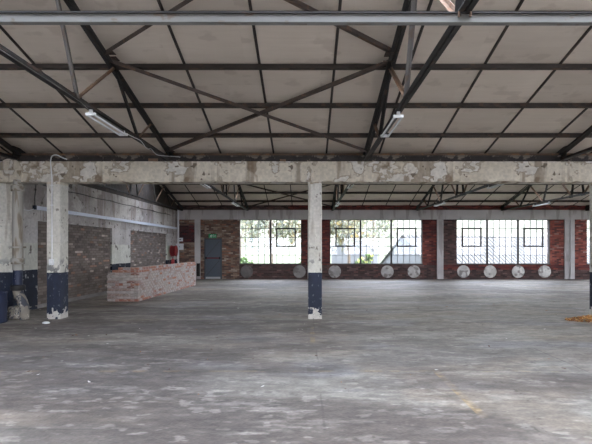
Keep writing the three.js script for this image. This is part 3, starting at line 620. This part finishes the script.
{ // conduit and switch on the column
  const x = COLS[0][0], z = -ROW + 0.022, o = thing('conduit', 'thin white conduit bending over the beam above the light switch', 'conduit', [x, 0, z]);
  const pts = [[-0.02, 1.37, 0], [-0.02, 2.2, 0], [-0.02, 3.1, 0], [-0.02, 3.35, 0.02], [-0.02, 3.62, 0.05], [0.03, 3.71, 0.07], [0.12, 3.73, 0.06], [0.22, 3.68, 0.03], [0.33, 3.64, 0.015]].map((p) => new THREE.Vector3(...p));
  part(o, 'conduit_pipe', tubeGeo(pts, 0.013, 80, 8), M.white);
  for (const y of [1.9, 2.6, 3.05]) part(o, 'saddle_clip', uvm(new THREE.BoxGeometry(0.06, 0.02, 0.02)), M.white, [-0.02, y, -0.002]);
  const s = thing('light_switch', 'small white light switch box at the end of the conduit', 'light switch', [x - 0.02, 1.3, z]);
  part(s, 'switch_box', new RoundedBoxGeometry(0.1, 0.14, 0.06, 2, 0.01), M.white, [0, 0, 0.02]); part(s, 'rocker', new RoundedBoxGeometry(0.03, 0.05, 0.02, 2, 0.004), M.white, [0, 0, 0.052]);
}
{ // corner pipe, signs, hose reel, extinguisher
  const cx = wx(24.3) + 0.1, o = thing('corner_pipe', 'white pipe standing in the far left corner', 'pipe', [cx, 0, -24.3]);
  part(o, 'pipe', cyl(0.05, 0.05, 3.7, 16), M.white, [0, 1.86, 0]); for (const y of [0.8, 2.0, 3.2]) part(o, 'pipe_clip', cyl(0.06, 0.06, 0.05, 16), M.white, [0, y, 0]);
  function sign(name, label, x, y, w, h, marks, z = 0.06) {
    const s = thing(name, label, 'sign', [x, y, -WALL_D + z]), c = document.createElement('canvas'); c.width = 256; c.height = Math.round(256 * h / w);
    const g = c.getContext('2d'); g.fillStyle = '#e2e4e8'; g.fillRect(0, 0, c.width, c.height); marks(g, c.width, c.height);
    const t = new THREE.CanvasTexture(c); t.colorSpace = THREE.SRGBColorSpace;
    part(s, 'sign_face', new THREE.PlaneGeometry(w, h).translate(0, 0, 0.0082), std({ map: t, roughness: 0.5 })); part(s, 'sign_board', uvm(new THREE.BoxGeometry(w, h, 0.016)), M.white);
  }
  sign('notice_sign', 'small white notice with dark marks, above the larger white sign', -6.76, 2.1, 0.34, 0.19, (g, w, h) => { g.fillStyle = '#5a5a60'; g.fillRect(w * 0.3, h * 0.35, w * 0.16, h * 0.3); g.fillRect(w * 0.5, h * 0.35, w * 0.2, h * 0.3); });
  sign('notice_sign', 'larger white sign board beside the red hose reel', -6.74, 1.72, 0.5, 0.33, (g, w, h) => { g.fillStyle = '#9a9aa2'; g.fillRect(w * 0.55, h * 0.42, w * 0.08, h * 0.16); }, 0.32);
  const hd = 23.25, h = thing('fire_hose_reel', 'red fire hose reel on the left wall near the corner', 'hose reel', [wx(hd) + 0.03, 1.5, -hd]);
  const axis = (g) => g.rotateZ(Math.PI / 2);
  part(h, 'back_disc', axis(cyl(0.29, 0.29, 0.02, 36)), M.red, [0.06, 0, 0]); part(h, 'front_disc', axis(new THREE.LatheGeometry([[0, 0.0], [0.1, 0.01], [0.27, -0.015], [0.29, -0.03], [0.28, -0.04], [0, -0.03]].map((p) => new THREE.Vector2(...p)), 36)), M.red, [0.26, 0, 0]);
  part(h, 'hose_coil', mergeGeometries([0, 1, 2, 3, 4].map((k) => new THREE.TorusGeometry(0.235, 0.02, 8, 32).rotateY(Math.PI / 2).translate(0.085 + k * 0.037, 0, 0))), M.redDark); part(h, 'axle', axis(cyl(0.05, 0.05, 0.28, 16)), M.redDark, [0.14, 0, 0]);
  part(h, 'hose_nozzle', tubeGeo([[0.15, -0.2, 0.1], [0.17, -0.25, 0.13], [0.16, -0.29, 0.1]].map((p) => new THREE.Vector3(...p)), 0.022, 16, 8), M.redDark);
  const e = thing('fire_extinguisher', 'red extinguisher hanging below the hose reel', 'extinguisher', [wx(hd) + 0.15, 0.62, -hd]);
  part(e, 'cylinder', new THREE.LatheGeometry([[0, 0], [0.08, 0], [0.09, 0.02], [0.09, 0.4], [0.07, 0.46], [0.025, 0.49], [0.025, 0.52], [0, 0.52]].map((p) => new THREE.Vector2(...p)), 24), M.red); part(e, 'valve_handle', uvm(new THREE.BoxGeometry(0.03, 0.03, 0.14)), M.black, [0, 0.54, 0.03]); part(e, 'wall_bracket', uvm(new THREE.BoxGeometry(0.1, 0.04, 0.12)), M.black, [-0.09, 0.3, 0]);
  const b = thing('electrical_box', 'narrow dark box fixed low on the pilaster beside the door', 'electrical box', [-5.76, 0.15, -WALL_D + 0.07]);
  part(b, 'cabinet', new RoundedBoxGeometry(0.16, 0.68, 0.1, 2, 0.01), M.black, [0, 0.35, 0.05]); part(b, 'cabinet_door', uvm(new THREE.BoxGeometry(0.13, 0.62, 0.01)), M.steelDark, [0, 0.35, 0.104]);
  const c = document.createElement('canvas'); c.width = 256; c.height = 128; const g = c.getContext('2d');
  g.fillStyle = '#1d9a5c'; g.fillRect(0, 0, 256, 128); g.fillStyle = '#eefaf2';
  // running figure, doorway and arrow
  g.beginPath(); g.arc(92, 28, 11, 0, 7); g.fill(); g.lineWidth = 13; g.strokeStyle = '#eefaf2'; g.lineCap = 'round';
  const ln = (...p) => { g.beginPath(); g.moveTo(p[0], p[1]); for (let i = 2; i < p.length; i += 2) g.lineTo(p[i], p[i + 1]); g.stroke(); };
  ln(84, 46, 72, 76); ln(84, 48, 106, 58, 116, 46); ln(80, 50, 58, 48, 48, 62); ln(72, 76, 94, 88, 90, 112); ln(70, 78, 58, 98, 34, 100);
  g.fillRect(136, 16, 40, 96); g.fillStyle = '#1d9a5c'; g.fillRect(144, 24, 24, 88); g.fillStyle = '#eefaf2'; ln(230, 30, 204, 64, 230, 98);
  const t = new THREE.CanvasTexture(c); t.colorSpace = THREE.SRGBColorSpace;
  const ex = thing('exit_sign', 'green exit sign with white running figure above the grey door', 'exit sign', [-5.02, 2.29, -WALL_D + 0.045]);
  part(ex, 'sign_face', new THREE.PlaneGeometry(0.4, 0.2).translate(0, 0, 0.0202), std({ map: t, roughness: 0.4 })); part(ex, 'sign_box', uvm(new THREE.BoxGeometry(0.42, 0.22, 0.04)), std({ color: S(30, 120, 76) }));
}

// ---------------------------------------------------------------- brick counter
{
  const o = thing('brick_counter', 'low counter wall of worn pale red bricks with a stepped end', 'counter', [-5.13, 0, -13.97]); o.rotation.y = -0.036;
  // local: end wall along -x at z = 0 facing the camera, long wall along -z at x = 0 facing right
  const C = 0.08, N = 13, LEN = 6.35, END = 0.97, BL = 0.2355, r = rng(900);
  part(o, 'mortar_core', mergeGeometries([bx(-0.205, -0.014, 0, N * C - 0.006, 0.014, LEN - 0.014), bx(-END + 0.014, -0.205, 0, 10 * C - 0.006, 0.014, 0.205), bx(-0.68, -0.205, 10 * C - 0.006, 12 * C - 0.006, 0.014, 0.205), bx(-0.53, -0.205, 12 * C - 0.006, 13 * C - 0.006, 0.014, 0.205)]), M.mortar);
  const tones = [[170, 154, 148], [176, 164, 158], [166, 144, 137], [176, 126, 106], [162, 112, 98], [182, 174, 169], [150, 114, 105], [168, 159, 154]], wts = [4, 4, 3, 0.7, 0.6, 3, 0.5, 3];
  const mats = tones.map((t, i) => std({ map: tex(64, 64, 0.5, 0.5, (x, y) => { const n = fbm(x * 14 + i * 7, y * 22, 3), wsh = sm(0.5, 0.66, fbm(x * 9 + i * 5, y * 16 + 9, 4)); return mix3([t[0] * (0.82 + 0.34 * n), t[1] * (0.82 + 0.34 * n), t[2] * (0.82 + 0.34 * n)], [206, 196, 190], 0.55 * wsh); }), roughness: 0.92 }));
  const list = [];
  const choose = (i) => { let t = r() * wts.reduce((a, b) => a + b); let k = 0; for (; k < wts.length - 1; k++) { t -= wts[k]; if (t <= 0) break; } if (i === 0 || i >= 11) k = r() < 0.55 ? 3 + Math.floor(r() * 2) : k; return k; };
  const stepX = (i) => (i < 11 ? -END : i < 12 ? -0.80 : -0.62);
  for (let i = 0; i < N; i++) {
    const y = (i + 0.5) * C;
    // end wall, front face
    let x = -(i % 2 ? 0.115 : 0.0);
    const lim = stepX(i);
    if (i % 2) list.push([-0.055, y, -0.11, 0.105, 0.21, i]);         // header at the corner seen from the side course
    while (x > lim + 0.03) { const w = Math.min(BL, x - lim); list.push([x - w / 2, y, -0.05, w - 0.009, 0.1, i]); x -= BL; }
    // inner face of the end wall
    list.push([(lim - 0.2) / 2, y, -0.165, Math.abs(lim) - 0.21, 0.09, i]);
    // long wall, outer face
    let d = 0.1 + (i % 2 ? 0.115 : 0); if (!(i % 2)) d = 0.105;
    while (d < LEN - 0.03) { const w = Math.min(BL, LEN - d); list.push([-0.05, y, -(d + w / 2), 0.1, w - 0.009, i]); d += BL; }
  }
  list.sort((a, b) => b[2] - a[2]);
  const geos = {}, rest = mats.map(() => []);
  list.forEach(([x, y, z, w, t, i], q) => {
    const k = choose(i), key = `${w.toFixed(3)}_${t.toFixed(3)}`;
    geos[key] ??= uvm(new THREE.BoxGeometry(w, C - 0.011, t), q * 0.13, q * 0.07);
    const j = 0.004 * (r() - 0.5);
    if (q < 290) part(o, 'brick', geos[key], mats[k], [x + j, y, z + j]); else rest[k].push(geos[key].clone().translate(x + j, y, z + j));
  });
  const all = rest.flat(); all.length && part(o, 'far_bricks', mergeGeometries(rest.map((g) => g.length ? mergeGeometries(g) : null).filter(Boolean), true), mats.filter((_, k) => rest[k].length)).toString();
  o.children[o.children.length - 1].userData.kind = 'stuff';
  // row of bricks on the inner side of the long wall top
  for (let d = 0.25; d < LEN - 0.1; d += 0.47) part(o, 'coping_brick', uvm(new THREE.BoxGeometry(0.1, C - 0.011, 0.462), d, d), mats[Math.floor(r() * 8)], [-0.162, (N - 0.5) * C, -(d + 0.1)]);
}

// ---------------------------------------------------------------- litter on the floor
{
  const r = rng(41), leaf = new THREE.BufferGeometry(); // a small curled leaf with a fold along its rib
  const pts = [[-0.045, 0.006, 0], [-0.015, 0.0, 0.018], [0.02, 0.004, 0.014], [0.05, 0.012, 0], [0.02, 0.006, -0.015], [-0.015, 0.002, -0.02], [0, 0.012, 0]];
  leaf.setAttribute('position', new THREE.Float32BufferAttribute(pts.flat(), 3)); leaf.setIndex([0, 1, 6, 1, 2, 6, 2, 3, 6, 3, 4, 6, 4, 5, 6, 5, 0, 6]); leaf.computeVertexNormals();
  const mat = std({ color: 0xffffff, roughness: 0.8, side: THREE.DoubleSide });
  const heap = new THREE.InstancedMesh(leaf, mat, 620), m = new THREE.Matrix4(), q = new THREE.Quaternion(), e = new THREE.Euler(), c = new THREE.Color();
  const cols = [[176, 116, 58], [150, 92, 44], [196, 146, 88], [128, 82, 48], [206, 168, 116]];
  for (let i = 0; i < 620; i++) {
    const a = r() * Math.PI * 2, k = Math.sqrt(r()), x = Math.cos(a) * k * 0.5, z = Math.sin(a) * k * 0.28, h = 0.09 * (1 - k) * (0.6 + 0.8 * r()) + 0.006;
    e.set(0.9 * (r() - 0.5), r() * 6.3, 0.9 * (r() - 0.5)); q.setFromEuler(e); const s = 0.55 + 0.5 * r();
    m.compose(new THREE.Vector3(x, h, z), q, new THREE.Vector3(s, s, s)); heap.setMatrixAt(i, m); heap.setColorAt(i, c.copy(S(...cols[Math.floor(r() * 5)])));
  }
  heap.name = 'leaf_heap'; heap.position.set(6.3, 0, -10.3); heap.userData = { label: 'heap of dry orange leaves swept against the column foot', category: 'leaves', kind: 'stuff' }; scene.add(heap);
  const loose = new THREE.InstancedMesh(leaf, mat, 150);
  for (let i = 0; i < 150; i++) {
    const d = 5 + 11 * Math.pow(r(), 0.8), x = (r() - 0.5) * d * 1.3; e.set(0.2 * (r() - 0.5), r() * 6.3, 0.2 * (r() - 0.5)); q.setFromEuler(e); const s = 0.3 + 0.55 * r();
    m.compose(new THREE.Vector3(x, 0.004, -d), q, new THREE.Vector3(s, s, s)); loose.setMatrixAt(i, m); loose.setColorAt(i, c.copy(r() < 0.5 ? S(88, 64, 48) : r() < 0.6 ? S(150, 104, 66) : S(206, 202, 196)));
  }
  loose.name = 'floor_litter'; loose.userData = { label: 'scattered leaf scraps and crumbs over the concrete floor', category: 'litter', kind: 'stuff' }; scene.add(loose);
  const d = 9.85, g = new THREE.IcosahedronGeometry(0.06, 2), p = g.attributes.position; for (let i = 0; i < p.count; i++) { const k = 0.75 + 0.5 * fbm(p.getX(i) * 20 + 5, p.getZ(i) * 20 + p.getY(i) * 9, 2); p.setXYZ(i, p.getX(i) * k * 1.3, Math.max(0, p.getY(i) * k * 0.5 + 0.02), p.getZ(i) * k); } g.computeVertexNormals();
  const s = part(scene, 'paper_scrap', g, M.white, [(46.5 - 307) * d / F, 0, -d]); s.userData.label = 'crumpled white paper scrap on the floor before the switch column'; s.userData.category = 'paper scrap';
}

// ---------------------------------------------------------------- outside: yard, trees, sheds
{
  const gr = struct('ground'), gm = std({ map: tex(512, 512, 20, 20, (x, y) => mix3([72, 84, 54], [98, 104, 78], fbm(x * 1.5, y * 1.5, 5))), roughness: 1 });
  for (const [x0, x1, d0, d1] of [[-90, 120, 24.9, 160], [-90, -8.2, -4.05, 24.9], [21.4, 120, -4.05, 24.9]]) part(gr, 'yard', bx(x0, x1, -0.6, -0.35, d0, d1), gm);
  part(gr, 'concrete_yard', bx(-90, 120, -0.6, -0.35, -90, -4.05), std({ map: M.concrete.map, color: S(255, 255, 250), roughness: 1 }));
  const r = rng(2024), leaf = new THREE.PlaneGeometry(0.3, 0.2, 2, 1); { const p = leaf.attributes.position; for (let i = 0; i < p.count; i++) p.setZ(i, -Math.abs(p.getX(i)) * 0.4); leaf.computeVertexNormals(); }
  const leafM = new THREE.MeshPhysicalMaterial({ color: 0xffffff, roughness: 1, transmission: 0.4, thickness: 0, side: THREE.DoubleSide }), bark = std({ color: S(112, 100, 88), roughness: 0.95 });
  function tree(name, label, x, d, h, spread, low, n, cols, group) {
    const t = thing(name, label, low ? 'shrub' : 'tree', [x, -0.35, -d], group), m = new THREE.Matrix4(), q = new THREE.Quaternion(), e = new THREE.Euler(), c = new THREE.Color();
    const trunk = [tubeGeo([new THREE.Vector3(0, 0, 0), new THREE.Vector3(0.06, h * 0.25, 0.03), new THREE.Vector3(-0.04, h * 0.5, 0), new THREE.Vector3(0.03, h * 0.85, 0.04)], low ? 0.03 : 0.11, 12, 8)], tips = [];
    for (let k = 0; k < 9; k++) { const a = r() * 6.3, y0 = h * ((low ? 0.05 : 0.3) + 0.45 * r()), l = spread * (0.5 + 0.5 * r()), tip = new THREE.Vector3(Math.cos(a) * l, y0 + h * (0.12 + 0.22 * r()), Math.sin(a) * l); tips.push(tip); trunk.push(tubeGeo([new THREE.Vector3(0, y0, 0), tip.clone().multiplyScalar(0.5).add(new THREE.Vector3(0, y0 * 0.55, 0)), tip], low ? 0.012 : 0.035, 8, 6)); }
    part(t, 'trunk', mergeGeometries(trunk), bark);
    const f = new THREE.InstancedMesh(leaf, leafM, n); f.name = 'foliage'; f.userData.kind = 'stuff';
    for (let i = 0; i < n; i++) {
      const tip = tips[Math.floor(r() * 9)], s = 0.45 * spread, g3 = () => (r() + r() + r() - 1.5);
      const v = tip.clone().multiplyScalar(0.8 + 0.25 * r()).add(new THREE.Vector3(g3() * s, g3() * s * 0.9, g3() * s)); if (v.y < 0.1) v.y = 0.1 + 0.3 * r();
      e.set(r() * 6.3, r() * 6.3, r() * 6.3); q.setFromEuler(e); const k = 0.5 + 0.6 * r(); m.compose(v, q, new THREE.Vector3(k, k, k)); f.setMatrixAt(i, m);
      const p = cols[Math.floor(r() * cols.length)], b = 0.85 + 0.3 * r(); f.setColorAt(i, c.copy(S(Math.min(255, p[0] * b), Math.min(255, p[1] * b), Math.min(255, p[2] * b))));
    }
    t.add(f);
  }
  const pale = [[126, 130, 106], [114, 121, 102], [134, 128, 106], [110, 116, 106]], green = [[84, 112, 54], [94, 118, 64], [78, 102, 56]], autumn = [[142, 126, 86], [132, 126, 94], [120, 120, 94]];
  tree('garden_tree', 'pale leafed tree outside the first window', -2.6, 33, 5.6, 2.1, false, 900, pale);
  tree('garden_tree', 'yellowing tree between the first two windows', 0.6, 36, 5.4, 2.1, false, 900, autumn);
  tree('garden_tree', 'loose pale tree outside the second window left of the shed', 3.0, 33.5, 5.4, 1.9, false, 800, pale.concat(autumn));
  tree('garden_tree', 'distant tall pale tree behind the first window tree', -7, 48, 7.5, 3.2, false, 1000, pale);
  tree('garden_tree', 'distant tree seen over the shed roof', 9, 62, 7.5, 3.4, false, 900, pale);
  tree('green_shrub', 'bright green shrub low outside the first window', -4.3, 29.5, 1.7, 0.6, true, 420, green);
  tree('green_shrub', 'bright green shrub low outside the second window', 3.9, 30.5, 2.0, 0.5, true, 360, green.concat([[206, 210, 120]]));
  tree('green_shrub', 'pale shrub under the yellowing tree', 0.4, 29.6, 1.6, 0.8, true, 320, pale.concat(green));
  // wooded hillside far behind, as wide as the windows can see
  const hg = new THREE.PlaneGeometry(420, 120, 120, 30).rotateX(-Math.PI / 2), hp = hg.attributes.position;
  for (let i = 0; i < hp.count; i++) { const x = hp.getX(i), u = (60 - hp.getZ(i)) / 120; hp.setY(i, 34 * Math.sin(u * Math.PI / 2) * (0.75 + 0.5 * fbm(x * 0.012 + 4, u * 2, 3)) + 5 * u * fbm(x * 0.15, u * 22, 3) - 1); }
  hg.computeVertexNormals(); const hu = hg.attributes.uv; for (let i = 0; i < hp.count; i++) hu.setXY(i, hp.getX(i), hp.getZ(i));
  const hill = part(gr, 'hillside', hg, std({ map: tex(512, 512, 80, 80, (x, y) => { const n = fbm(x * 0.25, y * 0.25, 5), b = fbm(x * 0.8 + 9, y * 0.8, 3); return mix3(mix3([84, 88, 74], [108, 108, 94], sm(0.3, 0.7, n)), [130, 126, 114], sm(0.58, 0.68, b) * 0.8); }), roughness: 1 }), [30, -0.4, -230]);
  // steep gabled shed: ridge runs right and away
  const wallM = std({ color: S(96, 98, 101), roughness: 0.9 }), roofM = std({ color: S(86, 86, 85), roughness: 0.6 }), ribM = std({ color: S(44, 44, 44), roughness: 0.6 });
  function shed(name, label, x, y, d, halfW, rise, wallH, len, turn, ribs, ribStep) {
    const o = thing(name, label, 'building', [x, y, -d]); o.rotation.y = turn;
    const s = new THREE.Shape(); s.moveTo(-halfW, 0); s.lineTo(halfW, 0); s.lineTo(halfW, wallH); s.lineTo(0, wallH + rise); s.lineTo(-halfW, wallH); s.closePath();
    part(o, 'walls', new THREE.ExtrudeGeometry(s, { depth: len, bevelEnabled: false }).translate(0, 0, -len), wallM);
    for (const sd of [-1, 1]) {
      const a = new THREE.Vector3(0, wallH + rise + 0.03, 0), b = new THREE.Vector3(sd * (halfW + 0.25), wallH + 0.03 - 0.25 * rise / halfW, 0), off = new THREE.Vector3(0, 0, -len / 2);
      const rf = part(o, 'roof', barGeo(a.clone().add(off), b.clone().add(off), len + 0.4, 0.05, new THREE.Vector3(0, 0, 1)), roofM);
      const bars = []; for (let z = 0.1; z > -len - 0.1; z -= ribStep) { const k = new THREE.Vector3(0, 0.045, z); bars.push(barGeo(a.clone().add(k), b.clone().add(k), ribStep * 0.35, 0.04, new THREE.Vector3(0, 0, 1))); }
      if (ribs) part(rf, 'roof_ribs', mergeGeometries(bars), ribM).userData.kind = 'stuff';
    }
  }
  shed('gabled_shed', 'long shed with blue grey gable and ribbed white roof outside the windows', 8.0, -0.4, 38, 3.2, 2.55, 0.55, 30, -1.1, true, 0.46);
  shed('white_cottage', 'low white cottage behind the trees left of the shed', 4.9, -0.4, 52, 2.2, 1.6, 2.2, 6, -0.3, false, 0.4);
}

scene.traverse((o) => { if (o.isMesh) { o.castShadow = true; o.receiveShadow = true; } });
renderer.render(scene, camera);
